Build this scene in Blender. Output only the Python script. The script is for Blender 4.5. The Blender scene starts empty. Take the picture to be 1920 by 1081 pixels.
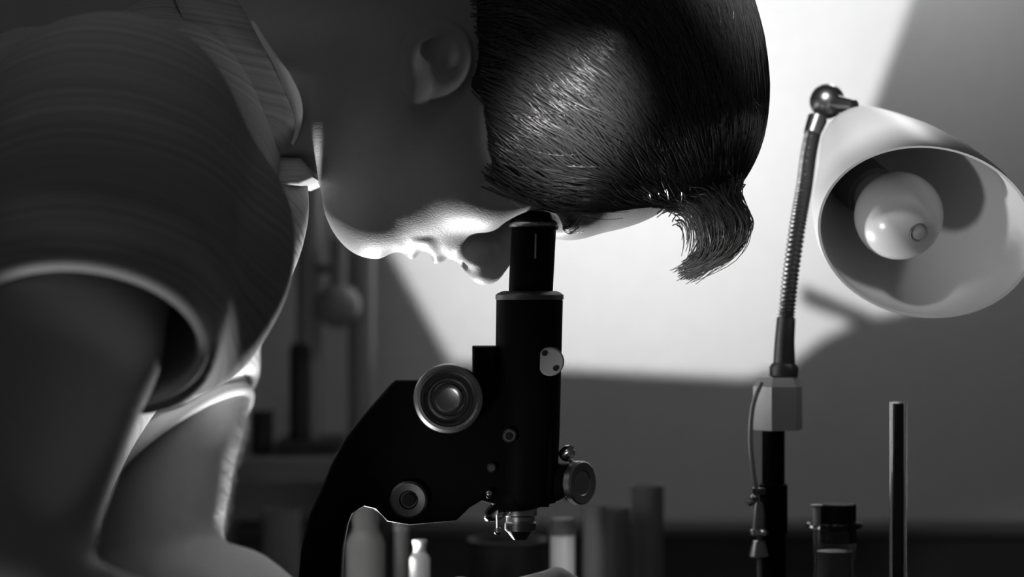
import bpy, bmesh, math, random
import numpy as np
from mathutils import Vector, Matrix
from mathutils.bvhtree import BVHTree

random.seed(4); rng = np.random.default_rng(7)
S = 0.0003            # metres per photo pixel in the plane of the head (y = 0)
CAMD = 1.3            # camera distance to that plane
ZC = 1.03             # height of the optical axis; bench top is at 0.75
BENCH = 0.75
YW = 0.75             # back wall

def sc(Y): return S * (CAMD + Y) / CAMD
def q(u, v, Y):       # photo pixel + depth -> metres, height relative to the optical axis
    k = sc(Y); return np.array([(u - 960) * k, Y, (540.5 - v) * k])
def V(u, v, Y):
    p = q(u, v, Y); return Vector((p[0], p[1], p[2] + ZC))

# ------------------------------------------------------------------ camera, world, lights, exposure
scene = bpy.context.scene
C = scene.collection
cam_d = bpy.data.cameras.new('camera'); cam = bpy.data.objects.new('camera', cam_d); C.objects.link(cam)
cam.location = (0, -CAMD, ZC); cam.rotation_euler = (math.pi / 2, 0, 0)
cam_d.sensor_width = 36; cam_d.lens = 36 * CAMD / (1920 * S); cam_d.clip_start = 0.05
cam_d.dof.use_dof = True; cam_d.dof.focus_distance = CAMD - 0.02; cam_d.dof.aperture_fstop = 4.5
scene.camera = cam
scene.view_settings.view_transform = 'Standard'; scene.view_settings.look = 'None'
scene.view_settings.exposure = 0.0; scene.view_settings.gamma = 1.0
scene.view_settings.use_curve_mapping = False

world = bpy.data.worlds.new('room_light'); scene.world = world; world.use_nodes = True
world.node_tree.nodes['Background'].inputs[0].default_value = (1, 1, 1, 1)
world.node_tree.nodes['Background'].inputs[1].default_value = 0.030

def lamp(name, loc, target, watts, radius, angle, blend):
    d = bpy.data.lights.new(name, 'SPOT'); d.energy = watts; d.shadow_soft_size = radius
    d.spot_size = math.radians(angle); d.spot_blend = blend; d.color = (1, 1, 1)
    o = bpy.data.objects.new(name, d); C.objects.link(o); o.location = loc
    o.rotation_euler = (Vector(target) - Vector(loc)).to_track_quat('-Z', 'Y').to_euler()
    return o
SPOT = V(1225, 130, 0.35)                                   # wall lamp behind the head
lamp('wall_lamp_light', SPOT, V(1500, 60, YW), 9.6, 0.0008, 146, 0.5)
LOW = V(650, 1160, 0.17)                                    # bench illuminator, below the frame
lamp('bench_lamp_light', LOW, V(800, 430, 0.0), 9.0, 0.012, 100, 0.5)
lamp('arm_rim_light', V(820, 1180, 0.42), V(400, 800, 0.18), 4.6, 0.012, 46, 0.5)         # unseen light added for the rim on the far arm and sleeve
lamp('hair_highlight_light', V(1900, -900, -0.55), V(1068, 222, -0.07), 30.0, 0.015, 8.0, 1.0)  # unseen narrow spot added to make the hair highlights
lamp('collar_fill_light', (0.60, -0.17, ZC - 0.08), V(535, 160, -0.06), 3.0, 0.02, 7.5, 0.8)    # unseen spot far to the right, added to brighten the collar edge
lamp('shade_fill_light', V(1180, -900, -0.25), V(1610, 290, 0.08), 9.0, 0.03, 20, 0.5)   # unseen narrow spot added to brighten the outside of the lamp shade
lamp('high_fill_light', (0.34, 0.55, ZC + 0.42), (0.36, 0.60, ZC), 1.6, 0.03, 150, 0.3)   # unseen light added to lift the upper right of the wall
lamp('high_fill_light', (-0.22, -0.50, ZC + 0.55), V(290, 40, -0.12), 0.75, 0.06, 29, 0.8)      # unseen fill added for the neck and near sleeve
FRONT = (-0.21, -0.66, ZC - 0.50)                                                           # where the added hem light is put, low in front
lamp('hem_fill_light', FRONT, V(130, 560, -0.25), 4.2, 0.03, 12, 0.6)  # unseen narrow spot added to brighten the near sleeve hem
lamp('front_fill_light', V(470, 1170, -0.20), V(1690, 470, 0.03), 2.4, 0.03, 19, 0.3)  # unseen spot added to light the inside of the shade and the bulb
lamp('front_fill_light', V(470, 1170, -0.20), V(930, 800, -0.05), 0.35, 0.02, 34, 0.4)        # another added spot, to brighten the microscope's knobs
lamp('tube_fill_light', V(1210, 1190, 0.10), V(1052, 1090, 0.24), 0.22, 0.01, 34, 0.5)      # unseen spot added to brighten the white tube behind the objectives

# ------------------------------------------------------------------ materials
def mat(name, col, rough=0.5, metal=0.0, spec=0.5, noise=None, bump=None, trans=0.0, ior=1.45, sss=0.0, coat=0.0):
    m = bpy.data.materials.new(name); m.use_nodes = True
    nt = m.node_tree; b = nt.nodes['Principled BSDF']
    c = (col, col, col, 1) if not isinstance(col, tuple) else col
    b.inputs['Base Color'].default_value = c
    b.inputs['Roughness'].default_value = rough; b.inputs['Metallic'].default_value = metal
    b.inputs['Specular IOR Level'].default_value = spec; b.inputs['IOR'].default_value = ior
    b.inputs['Transmission Weight'].default_value = trans
    b.inputs['Coat Weight'].default_value = coat
    if sss:
        b.inputs['Subsurface Weight'].default_value = sss
        b.inputs['Subsurface Radius'].default_value = (1, 1, 1); b.inputs['Subsurface Scale'].default_value = 0.004
    tc = nt.nodes.new('ShaderNodeTexCoord')
    if noise:
        n = nt.nodes.new('ShaderNodeTexNoise'); n.inputs['Scale'].default_value = noise[0]; n.inputs['Detail'].default_value = 4
        r = nt.nodes.new('ShaderNodeMapRange'); r.inputs['To Min'].default_value = col * (1 - noise[1]); r.inputs['To Max'].default_value = col * (1 + noise[1])
        nt.links.new(tc.outputs['Object'], n.inputs['Vector']); nt.links.new(n.outputs['Fac'], r.inputs['Value'])
        nt.links.new(r.outputs['Result'], b.inputs['Base Color'])
    if bump:
        n = nt.nodes.new('ShaderNodeTexNoise'); n.inputs['Scale'].default_value = bump[0]; n.inputs['Detail'].default_value = 3
        u = nt.nodes.new('ShaderNodeBump'); u.inputs['Strength'].default_value = bump[1]; u.inputs['Distance'].default_value = bump[2]
        nt.links.new(tc.outputs['Object'], n.inputs['Vector']); nt.links.new(n.outputs['Fac'], u.inputs['Height'])
        nt.links.new(u.outputs['Normal'], b.inputs['Normal'])
    return m

M = {}
M['plaster'] = mat('plaster', 0.62, 0.85, spec=0.2, noise=(90, 0.05), bump=(420, 0.25, 0.0008))
M['floor'] = mat('floor_linoleum', 0.18, 0.6, noise=(14, 0.2))
M['bench'] = mat('bench_slate', 0.045, 0.55, noise=(30, 0.25))
M['wood'] = mat('dull_wood', 0.20, 0.6, noise=(18, 0.25))
M['skin'] = mat('skin', 0.38, 0.5, spec=0.35, sss=0.05, noise=(140, 0.06), bump=(900, 0.25, 0.0006))
M['hair'] = mat('black_hair', 0.075, 0.20, spec=1.0)
M['scalp'] = mat('dark_under_hair', 0.035, 0.6, spec=0.2)
M['forelock'] = mat('backlit_forelock_hair', 0.20, 0.3, spec=1.0)  # paler than the other hair, backlight on the lock put into its colour
M['fuzz'] = mat('fair_body_hair', 0.6, 0.4)
M['lacquer'] = mat('black_lacquer', 0.007, 0.5, spec=0.3, ior=1.12)
M['crinkle'] = mat('black_enamel', 0.010, 0.5, spec=0.25)
M['chrome'] = mat('chrome', 0.72, 0.16, metal=1.0)
M['steel'] = mat('dull_steel', 0.42, 0.33, metal=1.0)
M['darksteel'] = mat('dark_steel', 0.16, 0.4, metal=0.9)
M['disc'] = mat('pale_disc', 0.42, 0.6)
M['enamel'] = mat('white_enamel', 0.66, 0.42, spec=0.35, noise=(60, 0.03))
M['bulb'] = mat('frosted_bulb', 0.60, 0.22, spec=0.8)
M['lightmetal'] = mat('light_grey_metal', 0.5, 0.45, metal=0.2)
M['rubber'] = mat('black_rubber', 0.012, 0.6, spec=0.3)
M['glass'] = mat('clear_glass', 0.92, 0.03, trans=1.0, ior=1.45)
M['liquid'] = mat('dark_liquid', 0.16, 0.3, noise=(90, 0.35))
M['label'] = mat('white_paper', 0.8, 0.8)
M['ceramic'] = mat('white_ceramic', 0.75, 0.4)
M['palegrey'] = mat('pale_grey_glassware', 0.26, 0.25)
M['midgrey'] = mat('mid_grey_paint', 0.12, 0.5)
M['dark'] = mat('dark_paint', 0.02, 0.5)
M['neckmetal'] = mat('dark_flexible_metal', 0.12, 0.35, metal=0.5)
M['rail'] = mat('dark_wood', 0.09, 0.6, noise=(18, 0.25))
M['cable'] = mat('grey_cable', 0.35, 0.5)
M['trousers'] = mat('dark_cloth', 0.06, 0.9)

def cloth(name, col, stripes, translucent):
    m = bpy.data.materials.new(name); m.use_nodes = True; nt = m.node_tree
    b = nt.nodes['Principled BSDF']; out = nt.nodes['Material Output']
    b.inputs['Roughness'].default_value = 0.9; b.inputs['Specular IOR Level'].default_value = 0.1
    b.inputs['Base Color'].default_value = (col, col, col, 1)
    if stripes:
        geo = nt.nodes.new('ShaderNodeTexCoord')
        dot = nt.nodes.new('ShaderNodeVectorMath'); dot.operation = 'DOT_PRODUCT'; dot.inputs[1].default_value = (-0.06, -0.42, -0.9)
        nz = nt.nodes.new('ShaderNodeTexNoise'); nz.inputs['Scale'].default_value = 9; nz.inputs['Detail'].default_value = 3
        ad = nt.nodes.new('ShaderNodeMath'); ad.operation = 'MULTIPLY_ADD'; ad.inputs[1].default_value = 0.012
        nt.links.new(geo.outputs['Object'], dot.inputs[0]); nt.links.new(geo.outputs['Object'], nz.inputs['Vector'])
        nt.links.new(nz.outputs['Fac'], ad.inputs[0]); nt.links.new(dot.outputs['Value'], ad.inputs[2])
        n1 = nt.nodes.new('ShaderNodeTexNoise'); n1.noise_dimensions = '1D'; n1.inputs['Scale'].default_value = 330; n1.inputs['Detail'].default_value = 5
        nt.links.new(ad.outputs[0], n1.inputs['W'])
        r = nt.nodes.new('ShaderNodeMapRange'); r.inputs['From Min'].default_value = 0.3; r.inputs['From Max'].default_value = 0.7
        r.inputs['To Min'].default_value = col * 0.78; r.inputs['To Max'].default_value = col * 1.2
        nt.links.new(n1.outputs['Fac'], r.inputs['Value']); nt.links.new(r.outputs['Result'], b.inputs['Base Color'])
        u = nt.nodes.new('ShaderNodeBump'); u.inputs['Strength'].default_value = 0.5; u.inputs['Distance'].default_value = 0.0012
        nt.links.new(n1.outputs['Fac'], u.inputs['Height']); nt.links.new(u.outputs['Normal'], b.inputs['Normal'])
    if translucent:
        t = nt.nodes.new('ShaderNodeBsdfTranslucent'); t.inputs['Color'].default_value = (col, col, col, 1)
        mx = nt.nodes.new('ShaderNodeMixShader'); mx.inputs[0].default_value = translucent
        nt.links.new(b.outputs[0], mx.inputs[1]); nt.links.new(t.outputs[0], mx.inputs[2]); nt.links.new(mx.outputs[0], out.inputs['Surface'])
    return m
M['shirt'] = cloth('striped_shirt_cloth', 0.40, True, 0.0)
M['trim'] = cloth('white_lit_hem_cloth', 0.9, False, 0.12)  # white binding; the light on hems and collar fold is also in this paleness

# ------------------------------------------------------------------ mesh helpers
class MB:
    def __init__(s): s.v = []; s.f = []
    def add(s, vs, fs):
        n = len(s.v); s.v += [tuple(map(float, p)) for p in vs]; s.f += [tuple(i + n for i in f) for f in fs]; return s
    def box(s, lo, hi):
        x0, y0, z0 = lo; x1, y1, z1 = hi
        return s.add([(x0,y0,z0),(x1,y0,z0),(x1,y1,z0),(x0,y1,z0),(x0,y0,z1),(x1,y0,z1),(x1,y1,z1),(x0,y1,z1)],
                     [(0,3,2,1),(4,5,6,7),(0,1,5,4),(1,2,6,5),(2,3,7,6),(3,0,4,7)])
    def lathe(s, origin, axis, prof, seg=32, up=None, a0=0.0):
        o = Vector(origin); a = Vector(axis).normalized()
        e = (Vector(up) if up else (Vector((1,0,0)) if abs(a.x) < .8 else Vector((0,1,0))))
        e = (e - a * e.dot(a)).normalized(); g = a.cross(e)
        vs, fs = [], []
        for r, h in prof:
            for k in range(seg):
                t = a0 + 2 * math.pi * k / seg
                vs.append(o + a * h + (e * math.cos(t) + g * math.sin(t)) * max(r, 1e-6))
        for i in range(len(prof) - 1):
            for k in range(seg):
                k2 = (k + 1) % seg
                fs.append((i*seg+k, i*seg+k2, (i+1)*seg+k2, (i+1)*seg+k))
        if prof[0] != prof[-1]:
            if prof[0][0] > 1e-5: fs.append(tuple(reversed(range(seg))))
            if prof[-1][0] > 1e-5: fs.append(tuple(range((len(prof)-1)*seg, len(prof)*seg)))
        return s.add(vs, fs)
    def tube(s, path, radii, seg=10, caps=True):
        P = [Vector(p) for p in path]; n = len(P)
        R = radii if hasattr(radii, '__len__') else [radii] * n
        vs, fs = [], []; prev = None
        for i in range(n):
            t = (P[min(i+1, n-1)] - P[max(i-1, 0)]).normalized()
            if prev is None:
                prev = Vector((0,1,0)) if abs(t.y) < .8 else Vector((1,0,0))
            e = (prev - t * prev.dot(t)).normalized(); prev = e; g = t.cross(e)
            for k in range(seg):
                a = 2 * math.pi * k / seg
                vs.append(P[i] + (e * math.cos(a) + g * math.sin(a)) * R[i])
        for i in range(n - 1):
            for k in range(seg):
                k2 = (k + 1) % seg
                fs.append((i*seg+k, i*seg+k2, (i+1)*seg+k2, (i+1)*seg+k))
        if caps:
            fs.append(tuple(reversed(range(seg)))); fs.append(tuple(range((n-1)*seg, n*seg)))
        return s.add(vs, fs)
    def prism(s, pts, y0, y1, bevel=0.0):      # photo-plane outline given some real thickness
        ym = (y0 + y1) / 2
        bm = bmesh.new()
        a = [bm.verts.new(V(u, v, ym) + Vector((0, y0 - ym, 0))) for u, v in pts]
        b = [bm.verts.new(V(u, v, ym) + Vector((0, y1 - ym, 0))) for u, v in pts]
        f1 = bm.faces.new(a); f2 = bm.faces.new(list(reversed(b)))
        n = len(pts)
        for i in range(n): bm.faces.new((a[i], b[i], b[(i+1) % n], a[(i+1) % n]))
        bmesh.ops.recalc_face_normals(bm, faces=bm.faces)
        if bevel:
            es = list({e for f in (f1, f2) for e in f.edges})
            bmesh.ops.bevel(bm, geom=es, offset=bevel, segments=3, profile=0.5, affect='EDGES')
        bmesh.ops.triangulate(bm, faces=[f for f in bm.faces if len(f.verts) > 4])
        bm.verts.index_update()
        s.add([v.co[:] for v in bm.verts], [tuple(v.index for v in f.verts) for f in bm.faces]); bm.free()
        return s

def catmull(pts, n=8, closed=False):
    P = [np.array(p, float) for p in pts]; N = len(P); out = []
    rngi = range(N if closed else N - 1)
    for i in rngi:
        g = (lambda k: P[k % N]) if closed else (lambda k: P[min(max(k, 0), N - 1)])
        p0, p1, p2, p3 = g(i-1), g(i), g(i+1), g(i+2)
        for j in range(n):
            t = j / n
            out.append(0.5 * ((2*p1) + (-p0+p2)*t + (2*p0-5*p1+4*p2-p3)*t*t + (-p0+3*p1-3*p2+p3)*t**3))
    if not closed: out.append(P[-1])
    return out

def raw_obj(name, verts, faces, m, root=None, parent=None, smooth=35):
    """one mesh object; verts in world metres. root = the thing's Empty / base point"""
    base = Vector(root.location) if root is not None else Vector((0, 0, 0))
    me = bpy.data.meshes.new(name)
    vv = np.asarray(verts, dtype=np.float64) - np.array(base)[None, :]
    if isinstance(faces, np.ndarray):
        me.vertices.add(len(vv)); me.vertices.foreach_set('co', vv.astype(np.float32).ravel())
        k = faces.shape[1]; me.loops.add(faces.size); me.loops.foreach_set('vertex_index', faces.astype(np.int32).ravel())
        me.polygons.add(len(faces)); me.polygons.foreach_set('loop_start', np.arange(0, faces.size, k, dtype=np.int32))
        me.update(calc_edges=True); me.validate()
    else:
        me.from_pydata([tuple(p) for p in vv], [], faces); me.update()
        bm = bmesh.new(); bm.from_mesh(me); bmesh.ops.recalc_face_normals(bm, faces=bm.faces); bm.to_mesh(me); bm.free()
    me.materials.append(m)
    o = bpy.data.objects.new(name, me); C.objects.link(o)
    p = parent if parent is not None else root
    if p is not None: o.parent = p
    if smooth:
        me.polygons.foreach_set('use_smooth', np.ones(len(me.polygons), dtype=bool))
        if smooth < 180:
            me.set_sharp_from_angle(angle=math.radians(smooth))
    return o
def part(name, mb, m, root, parent=None, smooth=35, label=None):
    o = raw_obj(name, mb.v, mb.f, m, root, parent, smooth)
    if label: o['label'] = label
    return o
def tag(o, label=None, cat=None, group=None, kind=None):
    if label: o['label'] = label
    if cat: o['category'] = cat
    if group: o['group'] = group
    if kind: o['kind'] = kind
    return o
def thing(name, base, label, cat, group=None):
    o = bpy.data.objects.new(name, None); C.objects.link(o); o.location = base; o.empty_display_size = 0.03
    return tag(o, label, cat, group)
def struct(name, mb, m, smooth=0):
    return tag(raw_obj(name, mb.v, mb.f, m, None, None, smooth), kind='structure')

# ------------------------------------------------------------------ the setting
struct('wall_back', MB().box((-2.2, YW, 0), (2.2, YW + 0.1, 2.6)), M['plaster'])
struct('floor', MB().box((-2.2, -2.0, -0.05), (2.2, YW, 0)), M['floor'])
zb = q(0, 988, 0.72)[2] + ZC
struct('trim_1', MB().box((-0.24, 0.70, BENCH), (1.6, YW - 0.001, zb - 0.004)), M['bench'])
struct('trim_2', MB().box((-0.24, 0.692, zb - 0.004), (1.6, YW - 0.001, zb + 0.003)), M['rail'])

bench = thing('laboratory_bench', (0.7, 0.2, 0), 'dark slate topped laboratory bench along the wall under the microscope', 'bench')
part('worktop', MB().box((-0.24, -0.36, BENCH - 0.035), (1.6, 0.699, BENCH)), M['bench'], bench)
for x in (0.0, 1.4):
    for y in (-0.30, 0.55):
        part('leg', MB().box((x, y, 0), (x + 0.08, y + 0.08, BENCH - 0.035)), M['wood'], bench)
part('apron', MB().box((0.08, -0.28, BENCH - 0.14), (1.4, -0.25, BENCH - 0.035)), M['wood'], bench)

# ------------------------------------------------------------------ wall lamp behind the head (unseen; barn doors added and cut to shape its pool of light)
def wall_lamp():
    D = YW - SPOT.y; d = 0.042
    def A(u, v, grow=1.0):                       # point of the door plane whose ray meets photo pixel (u,v) on the wall
        w = V(u, v, YW); t = d / D
        return SPOT + (w - SPOT) * t
    root = thing('wall_lamp', (SPOT.x, SPOT.y - 0.05, SPOT.z), 'unseen boom lamp behind the bent head, barn doors added to shape its light on the wall', 'lamp')
    yp = SPOT.y + d
    def door(pts, th=0.0012):
        mb = MB(); n = len(pts)
        vs = [(p.x, yp, p.z) for p in pts] + [(p.x, yp + th, p.z) for p in pts]
        fs = [tuple(range(n)), tuple(range(2*n-1, n-1, -1))] + [(i, (i+1) % n, n+(i+1) % n, n+i) for i in range(n)]
        mb.add(vs, fs); part('barn_door', mb, M['crinkle'], root, smooth=0)
    rx = SPOT.x + 0.066; lx = SPOT.x - 0.085; bz = SPOT.z - 0.07; tz = SPOT.z + 0.11
    Pt = lambda x, z: Vector((x, yp, z))
    e0, e1 = A(400, -110), A(838, 692)           # left door edge
    door([e0, e1, Pt(e1.x, bz), Pt(lx, bz), Pt(lx, e0.z)])
    b1, b2 = A(1405, 722), A(1480, 702)
    door([e1, b1, Pt(b1.x, bz), Pt(e1.x, bz)])
    c2, c3, c4 = A(1545, 650), A(1620, 612), A(1720, 590)
    door([b1, b2, c2, c3, c4, Pt(rx, c4.z), Pt(rx, bz), Pt(b1.x, bz)])
    g1, g2 = A(1640, 225), A(1735, -40)
    g3 = A(1800, -220)
    door([c4, g1, g2, g3, Pt(g3.x, tz), Pt(rx, tz), Pt(rx, c4.z)])
    t0 = A(400, -240)
    door([Pt(lx, e0.z), e0, Pt(e0.x, tz - .02), Pt(g3.x, tz - .02), Pt(g3.x, tz), Pt(lx, tz)])
    la, lb = A(1500, 546), A(1640, 602); dn_ = Vector((0, 0, 1)) * (A(1500, 530) - A(1500, 546)).z  # bar added in the opening to cast a soft blot on the wall
    mb = MB(); vs = [p + Vector((0, dy, 0)) for dy in (-.0012, -.0002) for p in (la - dn_, la + dn_, lb + dn_ * .8, lb - dn_ * .8)]
    mb.add(vs, [(0, 1, 2, 3), (7, 6, 5, 4), (0, 4, 5, 1), (1, 5, 6, 2), (2, 6, 7, 3), (3, 7, 4, 0)]); part('shadow_bar', mb, M['crinkle'], root, smooth=0)
    # housing: a short can open towards the wall
    part('housing', MB().lathe((SPOT.x, SPOT.y - 0.06, SPOT.z), (0, 1, 0), [(0.0, 0), (0.03, 0.002), (0.04, 0.02), (0.042, 0.095), (0.0405, 0.095), (0.0385, 0.022), (0.0, 0.006)], 28), M['crinkle'], root)
    part('bracket', MB().box((SPOT.x - .004, yp - .06, SPOT.z + .04), (SPOT.x + .004, yp - .0005, SPOT.z + .112)), M['darksteel'], root, smooth=0)
    part('boom_arm', MB().tube([(SPOT.x, SPOT.y + .005, SPOT.z + .11), (SPOT.x, SPOT.y + .005, SPOT.z + .42), (SPOT.x, SPOT.y + .08, SPOT.z + .5), (SPOT.x, YW - .002, SPOT.z + .5)], 0.007, 12), M['darksteel'], root)
    part('wall_plate', MB().lathe((SPOT.x, YW, SPOT.z + .5), (0, -1, 0), [(0.035, 0), (0.035, 0.006), (0.02, 0.012)], 24), M['darksteel'], root)
wall_lamp()

# ------------------------------------------------------------------ signed-distance modelling for the person
def axis_grid(segs):
    out = [segs[0][0]]
    for a, b, h in segs:
        n = max(1, int(round((b - a) / h))); out += list(a + (b - a) * (np.arange(n) + 1) / n)
    return np.array(out, dtype=np.float32)
class Field:
    def __init__(s, xs, ys, zs):
        s.x, s.y, s.z = xs, ys, zs; s.F = np.full((len(xs), len(ys), len(zs)), 0.5, np.float32)
    def sl(s, lo, hi):
        r = []
        for a, l, h in ((s.x, lo[0], hi[0]), (s.y, lo[1], hi[1]), (s.z, lo[2], hi[2])):
            r.append(slice(max(int(np.searchsorted(a, l)) - 1, 0), min(int(np.searchsorted(a, h)) + 1, len(a))))
        return tuple(r)
    def grid(s, r): return s.x[r[0]][:, None, None], s.y[r[1]][None, :, None], s.z[r[2]][None, None, :]
    def blend(s, r, d, k, sub=False, inter=False):
        a = s.F[r]; d = d.astype(np.float32)
        if inter: h = np.clip(0.5 - 0.5 * (d - a) / k, 0, 1); s.F[r] = d + (a - d) * h + k * h * (1 - h); return
        if sub: d = -d; h = np.clip(0.5 - 0.5 * (d - a) / k, 0, 1); s.F[r] = d + (a - d) * h + k * h * (1 - h)
        else: h = np.clip(0.5 + 0.5 * (d - a) / k, 0, 1); s.F[r] = d + (a - d) * h - k * h * (1 - h)
    def ell(s, c, r, k=0.01, sub=False, rot=0.0):
        c = np.array(c, float); r = np.array(r, float); m = (max(r) if rot else r) + k + 0.012
        w = s.sl(c - m, c + m); X, Y, Z = s.grid(w); X = X - c[0]; Y = Y - c[1]; Z = Z - c[2]
        if rot: ca, sa = math.cos(rot), math.sin(rot); X, Z = X * ca + Z * sa, -X * sa + Z * ca
        k0 = np.sqrt((X/r[0])**2 + (Y/r[1])**2 + (Z/r[2])**2); k1 = np.sqrt((X/r[0]**2)**2 + (Y/r[1]**2)**2 + (Z/r[2]**2)**2)
        s.blend(w, k0 * (k0 - 1) / np.maximum(k1, 1e-6), k, sub)
    def cone(s, a, b, ra, rb, k=0.01, sub=False, ysc=1.0):
        a = np.array(a, float); b = np.array(b, float); m = max(ra, rb) * max(ysc, 1) + k + 0.012
        w = s.sl(np.minimum(a, b) - m, np.maximum(a, b) + m); X, Y, Z = s.grid(w); ab = b - a
        ab2 = ab.copy(); ab2[1] /= ysc
        X = X - a[0]; Y = (Y - a[1]) / ysc; Z = Z - a[2]
        t = np.clip((X*ab2[0] + Y*ab2[1] + Z*ab2[2]) / (ab2 @ ab2), 0, 1)
        d = np.sqrt((X - t*ab2[0])**2 + (Y - t*ab2[1])**2 + (Z - t*ab2[2])**2) - (ra + (rb - ra) * t)
        s.blend(w, d, k, sub)
    def mesh(s):
        F = s.F; neg = F < 0
        cnt = np.zeros(tuple(n - 1 for n in F.shape), np.int8)
        for i in (0, 1):
            for j in (0, 1):
                for k in (0, 1):
                    cnt += neg[i:F.shape[0]-1+i, j:F.shape[1]-1+j, k:F.shape[2]-1+k]
        act = np.argwhere((cnt > 0) & (cnt < 8)); ids = np.full(cnt.shape, -1, np.int64); ids[tuple(act.T)] = np.arange(len(act))
        corners = np.array([(i, j, k) for i in (0,1) for j in (0,1) for k in (0,1)])
        vals = np.stack([F[act[:,0]+c[0], act[:,1]+c[1], act[:,2]+c[2]] for c in corners], 1)
        acc = np.zeros((len(act), 3)); num = np.zeros(len(act))
        for a in range(8):
            for b in range(a + 1, 8):
                if np.abs(corners[a] - corners[b]).sum() != 1: continue
                va, vb = vals[:, a], vals[:, b]; m = (va < 0) != (vb < 0)
                t = np.where(m, va / np.where(m, va - vb, 1), 0)
                p = corners[a][None] + t[:, None] * (corners[b] - corners[a])[None]
                acc += p * m[:, None]; num += m
        loc = acc / num[:, None]; out = np.zeros_like(loc)
        for ax, arr in enumerate((s.x, s.y, s.z)):
            i = act[:, ax]; out[:, ax] = arr[i] + loc[:, ax] * (arr[i+1] - arr[i])
        quads = []
        for ax in range(3):
            n = F.shape; sl0 = [slice(1, n[0]-1), slice(1, n[1]-1), slice(1, n[2]-1)]; sl1 = list(sl0)
            sl0[ax] = slice(0, n[ax]-1); sl1[ax] = slice(1, n[ax])
            a0, a1 = neg[tuple(sl0)], neg[tuple(sl1)]; e = np.argwhere(a0 != a1)
            flip = a0[tuple(e.T)]; off = np.ones(3, int); off[ax] = 0; e = e + off
            o1, o2 = [(ax+1) % 3, (ax+2) % 3]
            def g(d1, d2):
                c = e.copy(); c[:, o1] -= d1; c[:, o2] -= d2; return ids[tuple(c.T)]
            Q = np.stack([g(1,1), g(0,1), g(0,0), g(1,0)], 1); Q[~flip] = Q[~flip][:, ::-1]; quads.append(Q)
        Q = np.concatenate(quads); Q = Q[(Q >= 0).all(1)]
        return out, Q
def relax(v, Q, it=2, lam=0.4):
    for _ in range(it):
        acc = np.zeros_like(v); n = np.zeros(len(v))
        for a, b in ((0,1),(1,2),(2,3),(3,0)):
            np.add.at(acc, Q[:,a], v[Q[:,b]]); np.add.at(acc, Q[:,b], v[Q[:,a]])
            np.add.at(n, Q[:,a], 1); np.add.at(n, Q[:,b], 1)
        v = v + lam * (acc / np.maximum(n, 1)[:, None] - v)
    return v
def up(v): return v + np.array([0, 0, ZC])[None]

def h(u, v, w=0.0): return np.array([(u - 960) * S, w * S, (540.5 - v) * S])     # head space, depth in the same pixels
def r3(a, b, c): return (a * S, c * S, b * S)                                    # radii along u, v, depth

# joints (photo pixel + depth)
NSH, NHEM, NELB = q(215, 250, -0.16), q(112, 640, -0.235), q(-55, 1140, -0.33)
NWR = np.array([-0.06, -0.24, -0.245])
FSH, FELB, FWR = q(340, 400, 0.16), q(292, 1085, 0.19), q(770, 1315, 0.080)

def head_base(f):
    # skull and face
    f.ell(h(1110, 120), r3(275, 315, 250), .012)
    f.ell(h(935, 170), r3(245, 262, 205), .03)
    f.cone(h(700, 392, 0), h(700, 392, 0.1), .0185, .0185, .012)
    for sgn in (-1, 1):
        f.cone(h(690, 380, sgn*45), h(790, 150, sgn*165), .020, .019, .02)     # jaw
        f.ell(h(925, 300, sgn*125), r3(120, 118, 78), .03)                     # cheek
    f.ell(h(685, 352, 0), r3(66, 66, 90), .012)
    f.ell(h(700, 424, 0), r3(50, 54, 66), .012)                                # chin
    f.ell(h(800, 352, 0), r3(120, 112, 130), .02)
    f.ell(h(846, 430, 0), r3(52, 50, 62), .010)

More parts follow.
